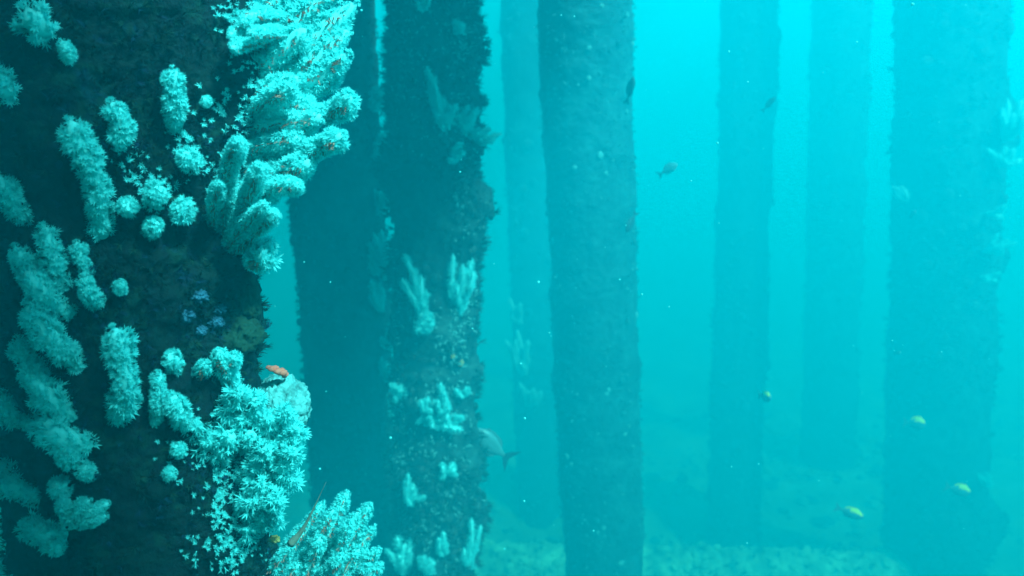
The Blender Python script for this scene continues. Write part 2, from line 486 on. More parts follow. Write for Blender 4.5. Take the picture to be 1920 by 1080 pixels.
def branch_mesh(mb, pts, width, far=False, groove=None, dens=1.0, pol=None):
    """finger of coral: fleshy stem clothed in polyps; materials 0 polyps, 1 stem, 2 brown"""
    pts = np.asarray(pts, float)
    c = spline(pts, 24)
    seg = np.linalg.norm(np.diff(c, axis=0), axis=1); s = np.concatenate([[0], np.cumsum(seg)]); Lt = s[-1]
    pl = (pol if pol else width * (.26 if not far else .34))
    pl = min(pl, .018)
    sr = max(.002, width * .5 - pl * .8)
    tan = np.gradient(c, axis=0); tan /= np.linalg.norm(tan, axis=1, keepdims=True)
    fr = frame_z(tan)
    ph = rng.uniform(0, 6.28, 2)
    prof = lambda t: np.interp(t, [0, .12, .5, .85, .95, 1], [.72, .85, 1.0, .98, .88, .62]) * (1 + .10 * np.sin(t * 9 + ph[0]) + .06 * np.sin(t * 21 + ph[1]))
    # stem
    n1 = 8; th = np.linspace(0, 2 * math.pi, n1, endpoint=False)
    rr = sr * prof(s / Lt)
    ring = c[:, None] + rr[:, None, None] * (np.cos(th)[None, :, None] * fr[:, None, :, 0] + np.sin(th)[None, :, None] * fr[:, None, :, 1])
    tipv = c[-1] + tan[-1] * sr * .6
    V = np.vstack([ring.reshape(-1, 3), tipv])
    ii = np.arange(len(c) * n1).reshape(len(c), n1); nx = np.roll(ii, -1, 1)
    mb.add(V, [np.stack([ii[:-1], nx[:-1], nx[1:], ii[1:]], -1).reshape(-1, 4),
               np.stack([ii[-1], nx[-1], np.full(n1, len(V) - 1)], -1)], 1)
    # polyps
    spacing = (pl * .70 if not far else pl * .8) / dens
    nring = max(3, int(Lt / (spacing * .8)))
    per = max(5, int(2 * math.pi * (sr + pl * .4) / spacing))
    N = nring * per
    t = (np.arange(N) + rng.uniform(0, 1, N)) / N
    a = np.arange(N) * 2.39996 + rng.normal(0, .25, N)
    k = np.clip(t * (len(c) - 1), 0, len(c) - 1.001); k0 = k.astype(int); f = (k - k0)[:, None]
    cp = c[k0] * (1 - f) + c[k0 + 1] * f
    fx, fy, fz = fr[k0, :, 0], fr[k0, :, 1], fr[k0, :, 2]
    rad = np.cos(a)[:, None] * fx + np.sin(a)[:, None] * fy
    pos = cp + rad * (sr * prof(t) * .9)[:, None]
    radp = rad
    nor = rad + fz * rng.uniform(.15, .75, N)[:, None]
    # dome at the tip
    nd = max(6, per)
    aa = rng.uniform(0, 2 * math.pi, nd); bb = rng.uniform(0, 1.1, nd)
    rd = np.cos(aa)[:, None] * fr[-1, :, 0] + np.sin(aa)[:, None] * fr[-1, :, 1]
    nd_ = rd * np.sin(bb)[:, None] + fr[-1, :, 2] * np.cos(bb)[:, None]
    pos = np.vstack([pos, c[-1] + nd_ * sr * .6]); nor = np.vstack([nor, nd_]); t = np.concatenate([t, np.ones(nd)])
    size = pl * rng.uniform(.75, 1.25, len(pos)) * np.clip(prof(t), .6, 1)
    size *= 1 + .45 * vnoise(pos / (width * .45) + ph[0])
    nor = nor / np.linalg.norm(nor, axis=1, keepdims=True) + rng.normal(0, .22, nor.shape)
    brown = np.zeros(len(pos), bool)
    if groove is not None:
        g = np.asarray(groove, float) + rng.normal(0, .12, 3)
        gp = g - tan[k0] * (tan[k0] @ g)[:, None]
        gp /= np.linalg.norm(gp, axis=1, keepdims=True)
        brown[:N] = (np.einsum('ij,ij->i', radp, gp) > rng.uniform(.86, .97, N)) & (t[:N] < .95)
    tm = POLYPS_FAR if far else POLYPS
    for j, tp in enumerate(tm):
        sel = (np.arange(len(pos)) % len(tm) == j) & ~brown
        scatter(mb, tp, pos[sel], nor[sel], size[sel], 0)
    sel = brown
    scatter(mb, BUDS[0], pos[sel], nor[sel], size[sel] * .8, 2)

CM = [M['coral'], M['coral_stem'], M['coral_brown']]
CMG = [M['coral_grey'], M['coral_stem'], M['coral_brown']]
MPP = lambda Y: Y / F_PX / .95             # metres per photo pixel at distance Y

def hit(py_, px, py):
    d = ray(px, py); d = d / np.linalg.norm(d)
    loc, nor, i, dist = py_.bvh.ray_cast(Vector((0, 0, 0)), Vector(d))
    if loc is None:
        loc, nor, i, dist = py_.bvh.find_nearest(Vector(P(px, py, py_.Y)))
    n = np.array(nor)
    if np.dot(n, d) > 0: n = -n
    return np.array(loc), n

def finger_on(py_, base, tip, wpx, label, out=.05, name='soft_coral', cat='soft coral', group=None, mats=None, far=False, groove=None, bend=0.0):
    """a coral finger rooted on the pylon at image point base, reaching to image point tip, out metres off the surface"""
    b, n = hit(py_, *base)
    h, _ = hit(py_, *tip)
    out = out * K
    Yt = min(h[1], b[1] + .06 * K) - out
    tp = P(*tip, Yt)
    mid = (b + tp) / 2 + n * out * .35 + np.array([bend, 0, 0])
    mb = MB()
    branch_mesh(mb, [b - n * .005, mid, tp], wpx * MPP(b[1]), far, groove)
    o = mb.build(name, mats or CM, None, origin=b)
    return tag(o, label, cat, group)

NG = 'soft corals on the nearest pylon'
toward = np.array([0, -1, -.25])
FING = [  # base, tip, width, out, label
    ((192, 440), (135, 235), 58, .05, 'tallest bright white coral finger, bending left, beside the short fat finger on bare growth', .01),
    ((222, 278), (213, 198), 46, .045, 'short fat white coral finger on bare black growth, between two taller fingers', 0),
    ((327, 245), (324, 135), 42, .05, 'slim upright white coral finger with frayed tip above a small round coral ball', 0),
    ((348, 300), (346, 292), 44, .05, 'small round coral ball directly under the slim upright finger', 0),
    ((243, 390), (241, 384), 42, .05, 'dim round coral ball, leftmost of the little cluster of balls', 0),
    ((292, 380), (284, 362), 52, .06, 'biggest coral ball in the middle of the little cluster of balls', 0),
    ((338, 400), (336, 390), 50, .06, 'round bright coral ball at the right end of the little cluster of balls', 0),
    ((284, 436), (281, 424), 36, .05, 'small coral ball hanging below the little cluster of balls', 0),
    ((150, 690), (55, 578), 56, .06, 'stout pale coral finger slanting up to the left, halfway down the left of the picture', 0),
    ((222, 790), (215, 622), 58, .06, 'bright upright coral finger with a broad top, standing alone mid-left on the nearest pylon', .012),
    ((292, 795), (297, 705), 34, .05, 'narrow pointed coral finger, left of a pair right of the broad upright one', 0),
    ((345, 795), (322, 745), 42, .05, 'short blunt coral finger, right of the narrow pointed one', 0),
    ((185, 570), (157, 522), 36, .05, 'short smooth coral finger leaning left, alone above the broad upright one', 0),
    ((135, 785), (48, 692), 60, .05, 'thick ragged coral finger slanting left above the rounded clump', 0),
    ((165, 835), (75, 790), 74, .06, 'wide rounded dim coral clump low on the left of the nearest pylon', 0),
    ((130, 590), (52, 515), 54, .045, 'dim coral finger slanting left, just above the stout pale one', 0),
    ((120, 545), (85, 432), 46, .03, 'tall dim pointed coral finger, second from the left edge in the shaded group', 0),
    ((85, 545), (32, 470), 48, .03, 'dim coral finger leaning left at the edge of the shaded group', 0),
    ((168, 520), (145, 458), 34, .02, 'thin dark coral finger right of the tall dim pointed one', 0),
    ((45, 410), (-5, 335), 48, .03, 'dim coral finger cut by the left border, below the topmost clumps', 0),
    ((85, 705), (35, 640), 44, .03, 'shaded coral finger squeezed between the stout pale one and the thick ragged one', 0),
    ((60, 800), (-10, 730), 60, .03, 'very dim coral finger at the left border beside the thick ragged one', 0),
    ((75, 935), (-5, 870), 64, .04, 'broad dim coral finger at the left border near the bottom', 0),
    ((130, 860), (122, 843), 46, .04, 'small dim round coral below the wide rounded clump', 0),
    ((168, 890), (163, 880), 40, .04, 'small grey round coral right above the bright star-shaped one', 0),
    ((118, 922), (105, 905), 44, .04, 'dim coral knob touching the upper left of the star-shaped one', 0),
    ((125, 1000), (50, 985), 54, .04, 'dim coral finger pointing left, lowest large one at the bottom left', 0),
    ((110, 1030), (92, 1008), 42, .03, 'dim small coral under the lowest finger at the bottom left', 0),
    ((332, 852), (328, 838), 30, .04, 'tiny pale coral tuft alone on the black middle of the pylon', 0),
    ((318, 895), (314, 885), 26, .03, 'tiny dim coral tuft just under another tiny pale tuft', 0),
    ((80, 60), (55, 25), 70, .04, 'dim coral clump at the very top left corner', 0),
    ((132, 118), (118, 80), 30, .03, 'thin dim coral finger just right below the top left clump', 0),
    ((20, 185), (-8, 140), 54, .03, 'faint dark coral at the left border under the top left clump', 0),
    ((330, 690), (318, 668), 40, .03, 'dull coral clump above the pair of narrow and blunt fingers', 0),
    ((230, 545), (228, 530), 26, .03, 'tiny dim coral tuft above the broad upright finger', 0),
    ((385, 195), (383, 185), 20, .03, 'tiny dim tuft right of the slim upright finger', 0),
]
for (b, t, wd, out, lb, bend) in FING:
    finger_on(pA, b, t, wd, lb, out, group=NG, bend=bend)

def colony(label, branches, Y, base, name='branching_coral', cat='soft coral', group=None, mats=None, far=False, groove=toward, spread=.06, dens=1.0, pol=None):
    """thing > one child per branch; branches: (list of image points, width px, [depth offset])"""
    b0 = P(*base, Y + .02)
    root = empty(name, b0)
    tag(root, label, cat, group)
    for br in branches:
        pts, wd = br[0], br[1]
        dy = br[2] if len(br) > 2 else rng.uniform(-spread, spread)
        n = len(pts)
        P3 = [P(px, py, Y + K * (dy * (i / max(1, n - 1)) + (.05 * (1 - i / max(1, n - 1))))) for i, (px, py) in enumerate(pts)]
        mb = MB()
        branch_mesh(mb, P3, wd * MPP(Y), far, groove, dens, pol)
        mb.build('branch', mats or CM, root, origin=P3[0])
    return root

YE = 1.86 * K
colony('topmost fan of thick white coral branches on the right edge of the nearest pylon', [
    ([(470, 150), (560, 95), (662, 12)], 50, 0.06), ([(480, 165), (570, 125), (650, 62)], 48, 0.04),
    ([(490, 175), (580, 152), (648, 106)], 46, 0.02), ([(470, 105), (540, 55), (610, -15)], 50, 0.07),
    ([(500, 65), (560, 25), (650, -35)], 52, 0.09), ([(520, 195), (590, 175), (632, 142)], 36, 0.05),
    ([(460, 130), (510, 110), (570, 60)], 48, 0.01), ([(470, 60), (500, 20), (540, -30)], 48, 0.07),
    ([(490, 130), (560, 110), (640, 40)], 44, 0.11), ([(450, 160), (500, 165), (560, 150)], 44, 0.01)],
    YE, (470, 120), group=NG)
colony('small cluster of stubby white coral fingers pointing left beside the top fan', [
    ([(515, 50), (470, 48), (432, 66)], 26, -.10), ([(515, 75), (475, 78), (436, 90)], 26, -.12),
    ([(525, 30), (490, 25), (455, 40)], 26, -.10), ([(540, 60), (505, 60), (470, 62)], 28, -.13)], YE, (515, 55), group=NG)
colony('white coral whose one long thick branch dips and curls up to the right', [
    ([(470, 215), (545, 188), (600, 212), (640, 203), (652, 184)], 44, -0.11),
    ([(450, 245), (520, 232), (600, 222)], 46, -0.08), ([(455, 265), (530, 255), (588, 240)], 44, -0.05),
    ([(455, 215), (500, 190), (545, 170)], 40, -0.10)], YE, (455, 230), group=NG)
colony('white coral with a straight thick branch stretching right below the curled one', [
    ([(455, 285), (530, 300), (590, 282), (640, 257)], 42, -0.16), ([(455, 315), (520, 322), (580, 308)], 44, -0.12),
    ([(445, 345), (505, 345), (570, 328)], 44, -0.10), ([(450, 300), (500, 270), (560, 262)], 42, -0.08),
    ([(440, 375), (490, 365), (545, 342)], 42, -0.14), ([(480, 330), (530, 345), (560, 350)], 34, -0.16)], YE, (450, 320), group=NG)
colony('upright bunch of white coral fingers in front of the straight reaching branch', [
    ([(425, 450), (422, 380), (436, 300), (448, 268)], 38, -0.19), ([(440, 445), (462, 380), (487, 315)], 38, -0.18),
    ([(420, 468), (452, 428), (496, 385)], 34, -0.20), ([(435, 472), (478, 435), (512, 402)], 34, -0.18),
    ([(402, 440), (402, 390), (412, 345)], 30, -0.16), ([(460, 400), (490, 370), (520, 345)], 32, -0.13)], YE, (425, 460), group=NG)
colony('round white coral knob with an orange tinge at the waist of the nearest pylon', [
    ([(480, 490), (492, 478)], 56, -.07), ([(485, 470), (505, 462)], 38, -.05)], YE, (480, 485), group=NG)
colony('pair of bright ragged coral fingers at the top of the dense lower white mass', [
    ([(380, 740), (372, 712), (385, 685)], 36, -.12), ([(428, 745), (432, 710), (408, 660)], 36, -.12), ([(430, 700), (438, 672)], 30, -.1)], YE, (400, 745), group=NG)
lowpts = [(370, 805, 50), (393, 835, 52), (430, 828, 50), (415, 858, 44), (455, 795, 46), (432, 770, 44), (470, 825, 46), (500, 855, 48),
          (525, 835, 46), (548, 855, 44), (556, 815, 40), (505, 795, 44), (480, 885, 44), (532, 882, 46), (490, 915, 44), (512, 942, 46),
          (470, 950, 40), (545, 905, 40), (492, 978, 40), (465, 1000, 38), (520, 975, 36), (450, 745, 40), (480, 760, 40), (540, 780, 36), (528, 925, 40)]
colony('dense lower mass of short bright white coral knobs on the nearest pylon',
       [([(x - 22, y + 10), (x - 8, y + 2), (x, y - 8)], wd * 1.15, rng.uniform(-.13, -.07)) for (x, y, wd) in lowpts], YE, (460, 880), group=NG, groove=None, pol=.015, dens=.85)
fan = [((610, 1150), (665, 1100), (712, 1060), 30), ((570, 1130), (620, 1060), (655, 985), 30), ((530, 1130), (575, 1070), (625, 1000), 30), ((590, 1150), (640, 1110), (690, 1090), 30), ((560, 1140), (600, 1090), (640, 1045), 30),
       ((500, 1115), (540, 1040), (602, 948), 32), ((520, 1120), (580, 1030), (624, 958), 30), ((540, 1120), (600, 1030), (650, 926), 32),
       ((560, 1120), (620, 1040), (672, 962), 30), ((580, 1120), (640, 1040), (692, 950), 28), ((590, 1120), (645, 1060), (700, 990), 30),
       ((600, 1130), (660, 1070), (710, 1032), 30), ((610, 1140), (650, 1100), (690, 1062), 30), ((480, 1110), (520, 1050), (570, 985), 30),
       ((470, 1110), (500, 1075), (545, 1030), 30), ((450, 1110), (480, 1080), (510, 1050), 28), ((545, 1130), (590, 1075), (645, 1010), 32),
       ((520, 1135), (570, 1085), (600, 1010), 32), ((600, 1140), (630, 1100), (670, 1030), 32), ((500, 1140), (530, 1095), (560, 1060), 30)]
colony('large bright fan of parallel white coral branches at the bottom edge of the picture',
       [([a, b, c], wd, rng.uniform(-.08, .06)) for (a, b, c, wd) in fan], 1.98 * K, (540, 1120), group=NG, spread=.05, pol=.0092)
# star-shaped coral, bottom left
b, n = hit(pA, 150, 955)
st = empty('branching_coral', b); tag(st, 'pale star-shaped coral with short arms spread to the right, near the bottom left corner', 'soft coral', NG)
for (tx, ty) in ((120, 938), (140, 975), (165, 940), (195, 968), (178, 980), (130, 960), (200, 945)):
    tp = P(tx, ty, b[1] - .05 * K)
    mb = MB(); branch_mesh(mb, [b, (b + tp) / 2 - np.array([0, .02, 0]), tp], 30 * MPP(b[1])); mb.build('branch', CM, st, origin=b)
finger_on(pA, (12, 1075), (2, 1050), 46, 'pale greenish coral poking in at the very bottom left corner', .02, group=NG)

# loose polyps dotted over the growth
g = MB()
zones = [(470, 110, 45, 130, 120), (470, 330, 40, 70, 70), (450, 830, 70, 90, 420), (500, 900, 50, 80, 420), (405, 930, 10, 70, 46), (430, 960, 40, 60, 130), (390, 330, 20, 60, 26),
         (345, 270, 20, 30, 30), (300, 345, 40, 20, 30), (250, 310, 30, 25, 22), (430, 1030, 60, 40, 120), (405, 200, 40, 50, 30), (320, 880, 30, 40, 18), (440, 30, 40, 30, 70), (470, 230, 30, 60, 120)]
pos = []; nor = []
for (cx, cy_, sx, sy, n) in zones:
    for _ in range(n):
        x, y = random.gauss(cx, sx * .6), random.gauss(cy_, sy * .6)
        d = ray(x, y); d /= np.linalg.norm(d)
        loc, nr, i, ds = pA.bvh.ray_cast(Vector((0, 0, 0)), Vector(d))
        if loc is None: continue
        pos.append(np.array(loc) + np.array(nr) * .004); nor.append(np.array(nr) + rng.normal(0, .3, 3))
pos = np.array(pos); nor = np.array(nor)
for j, tp in enumerate(POLYPS):
    scatter(g, tp, pos[j::6], nor[j::6], rng.uniform(.005, .012, len(pos[j::6])), 0)
tag(g.build('polyp_carpet', CM), 'loose small white polyps dotted over the dark growth of the nearest pylon', 'coral polyps', kind='stuff')

# ------------------------------------------------------------------ sponges
def lump(name, label, cat, px, py, Y, rx, rz, mat, seed, rough=.25, freq=3.5, pores=0.0, ry=None):
    import bmesh
    b = bmesh.new(); bmesh.ops.create_icosphere(b, subdivisions=5, radius=1.0)
    V = np.array([v.co[:] for v in b.verts]); Fc = np.array([[v.index for v in f.verts] for f in b.faces]); b.free()
    d = 1 + rough * fbm(V * freq * .6, 3, seed)
    if pores:
        d -= pores * np.maximum(0, fbm(V * freq * 3.5, 2, seed + 4) - .12) * 2
        d += pores * .35 * fbm(V * freq * 9, 2, seed + 8)
    s = MPP(Y)
    c = P(px, py, Y)
    V = V * d[:, None] * np.array([rx * s, (ry or (rx + rz) / 2) * s, rz * s]) + c
    m = MB(); m.add(V, Fc)
    return tag(m.build(name, mat, None, origin=c), label, cat)
lump('sponge', 'rounded grey-green porous sponge bulging off the right edge of the nearest pylon', 'sponge', 528, 765, 1.92 * K, 50, 62, M['sponge'], 3, .22, 4, .28)
m = MB()
for (x, y, r, dz) in ((504, 689, 5, 0), (510, 691, 7, -.006), (517, 690, 6, 0), (521, 696, 7, -.008), (528, 694, 6, 0), (531, 699, 7, -.005), (536, 702, 5, 0), (533, 706, 4, .003), (525, 700, 5, 0)):
    V, Fc = BLOBS[int(x) % 5]
    m.add(V * r * MPP(1.88 * K) * np.array([1.2, 1, .8]) + P(x, y, 1.88 * K + dz), Fc)
tag(m.build('sponge', M['orange'], None, origin=P(520, 698, 1.88 * K)), 'small knobbly orange sponge on top of the grey-green porous one', 'sponge')
for (x, y, r, lb) in ((373, 557, 14, 'blue sponge blob, highest of the bluish ones mid-height on the nearest pylon'),
                      (405, 604, 13, 'round blue sponge blob just below the flat blue one'),
                      (412, 580, 11, 'flat little blue sponge right of the other blue blobs'),
                      (350, 592, 13, 'dull blue sponge blob, leftmost of the bluish ones'),
                      (378, 620, 10, 'small blue sponge blob under the other bluish ones'),
                      (455, 1000, 14, 'blue sponge near the bottom left of the large coral fan')):
    h, n = hit(pA, x, y)
    lump('sponge', lb, 'sponge', x, y, h[1] - .004, r, r * .8, M['blue_sponge'], int(x), .75, 5, .3)
h, n = hit(pA, 468, 568)
lump('sponge', 'olive ridged sponge swelling at the waist of the nearest pylon', 'sponge', 462, 560, h[1], 26, 44, M['turf'], 9, .35, 3, .15)
lump('sponge', 'dark green sponge below the olive ridged one', 'sponge', 450, 630, hit(pA, 450, 630)[0][1], 40, 38, M['turf'], 14, .4, 3.5, .15)
h, n = hit(pA, 515, 1010)
lump('sponge', 'small yellow sponge beside the left side of the large coral fan', 'sponge', 513, 1011, 1.86 * K, 11, 6, M['yellow'], 6, .7, 4)
# thin spike by the fan
m = MB()
c = spline([P(545, 1020, 1.78 * K), P(572, 985, 1.77 * K), P(612, 903, 1.74 * K)], 16)
fr = frame_z(np.gradient(c, axis=0)); th = np.linspace(0, 2 * math.pi, 8, endpoint=False)
rr = np.linspace(1, 0.06, 16) ** 1.4 * .007
ring = c[:, None] + rr[:, None, None] * (np.cos(th)[None, :, None] * fr[:, None, :, 0] + np.sin(th)[None, :, None] * fr[:, None, :, 1])
ii = np.arange(16 * 8).reshape(16, 8); nx = np.roll(ii, -1, 1)
m.add(ring, [np.stack([ii[:-1], nx[:-1], nx[1:], ii[1:]], -1).reshape(-1, 4)]); m.f.append((ii[-1][None], 0)); m.f.append((ii[0][::-1][None], 0))
tag(m.build('sea_whip', M['whip'], None, origin=c[0]), 'thin brown pointed spike sticking up left of the large coral fan', 'sea whip')

# ------------------------------------------------------------------ coral on the farther pylons
CG = 'coral tufts on the knobbly pylon'
def tuft_colony(py_, base, tips, wpx, label, group, out=.05, mats=None, far=True):
    b, n = hit(py_, *base)
    root = empty('coral_tuft', b); tag(root, label, 'soft coral', group)
    more = []
    for (tx, ty) in tips:
        more.append((tx, ty, 1.0))
        for _ in range(2 if far else 0):
            k = rng.uniform(.45, .85)
            more.append((base[0] + (tx - base[0]) * k + rng.normal(0, wpx * .55), base[1] + (ty - base[1]) * k + rng.normal(0, wpx * .4), rng.uniform(.65, .95)))
    for (tx, ty, ws) in more:
        tp = P(tx, ty, b[1] - out * rng.uniform(.3, 1.4))
        mb = MB()
        branch_mesh(mb, [b + rng.normal(0, .012, 3), (b + tp) / 2 - np.array([0, out * .3, 0]) + rng.normal(0, .008, 3), tp], ws * wpx * MPP(b[1]), far, None, 1.0)
        mb.build('branch', mats or CMG, root, origin=b)
T = tuft_colony
T(pC, (835, 235), [(802, 130), (818, 180), (832, 185), (845, 210), (820, 215)], 17, 'long pale coral fingers climbing the upper face of the knobbly pylon', CG, mats=CM)
T(pC, (868, 245), [(878, 200), (895, 205), (888, 225), (860, 215)], 15, 'small coral bunch at the upper right edge of the knobbly pylon', CG, mats=CM)
T(pC, (885, 255), [(938, 252), (925, 262), (915, 240), (910, 258)], 13, 'feathery coral sticking out to the right from the upper edge of the knobbly pylon', CG, mats=CM)
T(pC, (850, 300), [(865, 270), (870, 285), (842, 295)], 14, 'small coral under the one sticking out on the knobbly pylon', CG, mats=CM)
T(pC, (795, 590), [(760, 480), (775, 505), (790, 520), (770, 540), (800, 550), (755, 525)], 18, 'biggest pale coral bunch on the knobbly pylon, left side at mid height', CG, mats=CM)
T(pC, (862, 580), [(850, 480), (868, 500), (885, 490), (860, 520), (890, 515), (845, 520)], 18, 'pale coral bunch right of the biggest bunch on the knobbly pylon', CG, mats=CM)
T(pC, (800, 612), [(782, 605), (795, 615), (808, 605), (800, 590)], 22, 'round fuzzy coral ball below the biggest bunch on the knobbly pylon', CG, mats=CM)
T(pC, (830, 775), [(826, 720), (835, 745), (818, 755), (840, 755)], 15, 'upright coral sprig on the lower face of the knobbly pylon', CG, mats=CM)
T(pC, (800, 770), [(790, 752), (803, 748)], 16, 'blunt little coral left of the upright sprig', CG, mats=CM)
T(pC, (832, 795), [(822, 785), (838, 778)], 22, 'bright coral knob directly below the upright sprig', CG, mats=CM)
T(pC, (868, 738), [(855, 730), (875, 728)], 14, 'flat pale coral at the right edge level with the upright sprig', CG, mats=CM)
T(pC, (858, 785), [(850, 778), (865, 782)], 14, 'little coral right of the bright knob', CG, mats=CM)
T(pC, (840, 885), [(830, 870), (850, 868), (832, 888), (848, 886)], 14, 'crescent of pale coral low on the knobbly pylon', CG, mats=CM)
T(pC, (775, 940), [(765, 890), (758, 905), (775, 910), (760, 935)], 16, 'ragged coral on the lower left of the knobbly pylon', CG, mats=CM)
T(pC, (800, 790), [(788, 785), (806, 783)], 14, 'dim coral left of the bright knob', CG, mats=CM)
T(pC, (882, 1060), [(884, 975), (890, 1010), (878, 1020), (870, 1030)], 18, 'tall pale coral finger at the bottom right of the knobbly pylon', CG, mats=CM)
T(pC, (800, 1075), [(795, 1045), (806, 1050)], 20, 'coral stub at the bottom centre of the knobbly pylon', CG, mats=CM)
T(pC, (830, 1035), [(822, 1010), (838, 1020), (830, 1000)], 14, 'small coral above the coral stub at the bottom of the knobbly pylon', CG, mats=CM)
T(pC, (760, 1075), [(745, 1010), (760, 1020), (735, 1040), (770, 1010)], 20, 'broad leafy coral at the bottom left of the knobbly pylon', CG, mats=CM)
T(pC, (790, 20), [(800, -10), (780, -5)], 16, 'dim coral at the very top of the knobbly pylon', CG, mats=CM)
T(pC, (858, 60), [(852, 40), (864, 48)], 14, 'small dim coral near the top right of the knobbly pylon', CG, mats=CM)
T(pC, (750, 745), [(738, 720), (752, 722)], 16, 'pale coral at the left edge beside the upright sprig', CG, mats=CM)
BG = 'coral tufts on the right edge of the dark plain pylon'
T(pB, (718, 520), [(692, 455), (702, 440), (715, 435), (735, 445), (740, 465), (725, 455)], 18, 'spreading fan of coral, largest on the edge of the dark plain pylon', BG, .08, CM)
T(pB, (712, 580), [(698, 530), (712, 535), (702, 555)], 18, 'second coral fan down, under the largest on the dark plain pylon', BG, .08, CM)
T(pB, (730, 650), [(735, 605), (742, 630), (728, 625)], 16, 'pale coral tuft in the gap between the dark plain pylon and the knobbly one', BG, .08, CM)
T(pB, (728, 710), [(715, 670), (725, 680), (735, 685)], 16, 'coral tuft with flat fingers low on the edge of the dark plain pylon', BG, .08, CM)
T(pB, (738, 780), [(728, 740), (742, 745), (735, 765)], 18, 'lowest clear coral tuft on the edge of the dark plain pylon', BG, .08, CM)
T(pB, (700, 200), [(715, 165), (722, 180), (728, 210), (712, 190)], 18, 'topmost coral tuft on the edge of the dark plain pylon', BG, .08, CM)
T(pB, (705, 290), [(722, 250), (728, 275), (718, 300)], 18, 'coral tuft just under the topmost on the dark plain pylon', BG, .08, CM)
T(pB, (712, 400), [(722, 355), (728, 375), (720, 395)], 18, 'narrow coral tuft above the largest fan on the dark plain pylon', BG, .08, CM)
T(pB, (735, 870), [(742, 840), (735, 850)], 16, 'dim coral tuft near the foot of the visible dark plain pylon', BG, .08, CM)
g = MB(); pos = []; nor = []
for (cx, cy_, sx, sy, n) in [(850, 640, 25, 60, 90), (820, 780, 50, 60, 150), (790, 600, 30, 25, 60), (750, 800, 15, 130, 110), (845, 900, 45, 60, 120), (800, 1000, 70, 70, 150),
                             (860, 60, 30, 70, 160), (850, 230, 35, 60, 160), (780, 120, 40, 120, 120), (870, 380, 25, 60, 100), (745, 560, 12, 90, 60), (870, 560, 18, 40, 50)]:
    for _ in range(n):
        d = ray(random.gauss(cx, sx * .6), random.gauss(cy_, sy * .6)); d /= np.linalg.norm(d)
        loc, nr, i, ds = pC.bvh.ray_cast(Vector((0, 0, 0)), Vector(d))
        if loc is None: continue
        pos.append(np.array(loc) + np.array(nr) * .006); nor.append(np.array(nr) + rng.normal(0, .35, 3))
pos = np.array(pos); nor = np.array(nor)
for j, tp in enumerate(POLYPS_FAR):
    scatter(g, tp, pos[j::3], nor[j::3], rng.uniform(.008, .026, len(pos[j::3])), 0)
tag(g.build('polyp_carpet', CMG), 'loose pale polyps dotted over the knobbly pylon', 'coral polyps', kind='stuff')
lump('sponge', 'shaggy dark sponge lump jutting from the right side of the knobbly pylon', 'sponge', 886, 372, 3.85, 30, 38, M['dark_sponge'], 21, .35, 3, .2)
lump('sponge', 'small dark sponge under the shaggy lump on the knobbly pylon', 'sponge', 880, 430, 3.85, 20, 22, M['dark_sponge'], 22, .35, 3, .2)
for (x, y, r, lb) in ((862, 680, 7, 'small yellow-green sponge on the right of the knobbly pylon'), (848, 668, 5, 'tiny yellow sponge left of the yellow-green one')):
    hh, n = hit(pC, x, y); lump('sponge', lb, 'sponge', x, y, hh[1], r, r, M['yellow'], x, .3, 3)
HG = 'ragged coral on the thick hazy pylon'
T(pH, (1880, 260), [(1915, 190), (1900, 215), (1925, 225), (1890, 190)], 14, 'bright bushy coral high on the right side of the thick hazy pylon', HG, .2, CM)
T(pH, (1870, 310), [(1900, 280), (1915, 300), (1885, 275)], 13, 'bright coral right below the high bushy one on the thick hazy pylon', HG, .2, CM)
T(pH, (1850, 400), [(1885, 385), (1880, 410)], 9, 'spiky coral at mid height on the thick hazy pylon', HG, .2, CM)
T(pH, (1845, 470), [(1890, 450), (1880, 475), (1905, 455), (1870, 440)], 9, 'ragged coral below the spiky one on the thick hazy pylon', HG, .2, CM)
T(pH, (1840, 520), [(1875, 510), (1868, 525)], 9, 'flat coral lowest of the bright ones on the thick hazy pylon', HG, .2, CM)
T(pH, (1700, 375), [(1675, 350), (1690, 350), (1680, 365)], 9, 'dim coral on the left face of the thick hazy pylon', HG, .15)
T(pH, (1840, 905), [(1850, 890), (1860, 905), (1835, 890)], 9, 'coral beside the yellow-backed fish at the thick hazy pylon', HG, .2, CM)
EG = 'coral on the faint half hidden pylon'
T(pE, (985, 700), [(950, 640), (970, 620), (990, 640), (965, 670)], 13, 'upper of two pale coral bushes on the faint half hidden pylon', EG, .2)
T(pE, (1000, 760), [(975, 720), (1000, 730), (1015, 735), (985, 750)], 13, 'lower of two pale coral bushes on the faint half hidden pylon', EG, .2)
T(pE, (975, 600), [(955, 560), (975, 570), (960, 590)], 11, 'small pale coral above both bushes on the faint half hidden pylon', EG, .2)

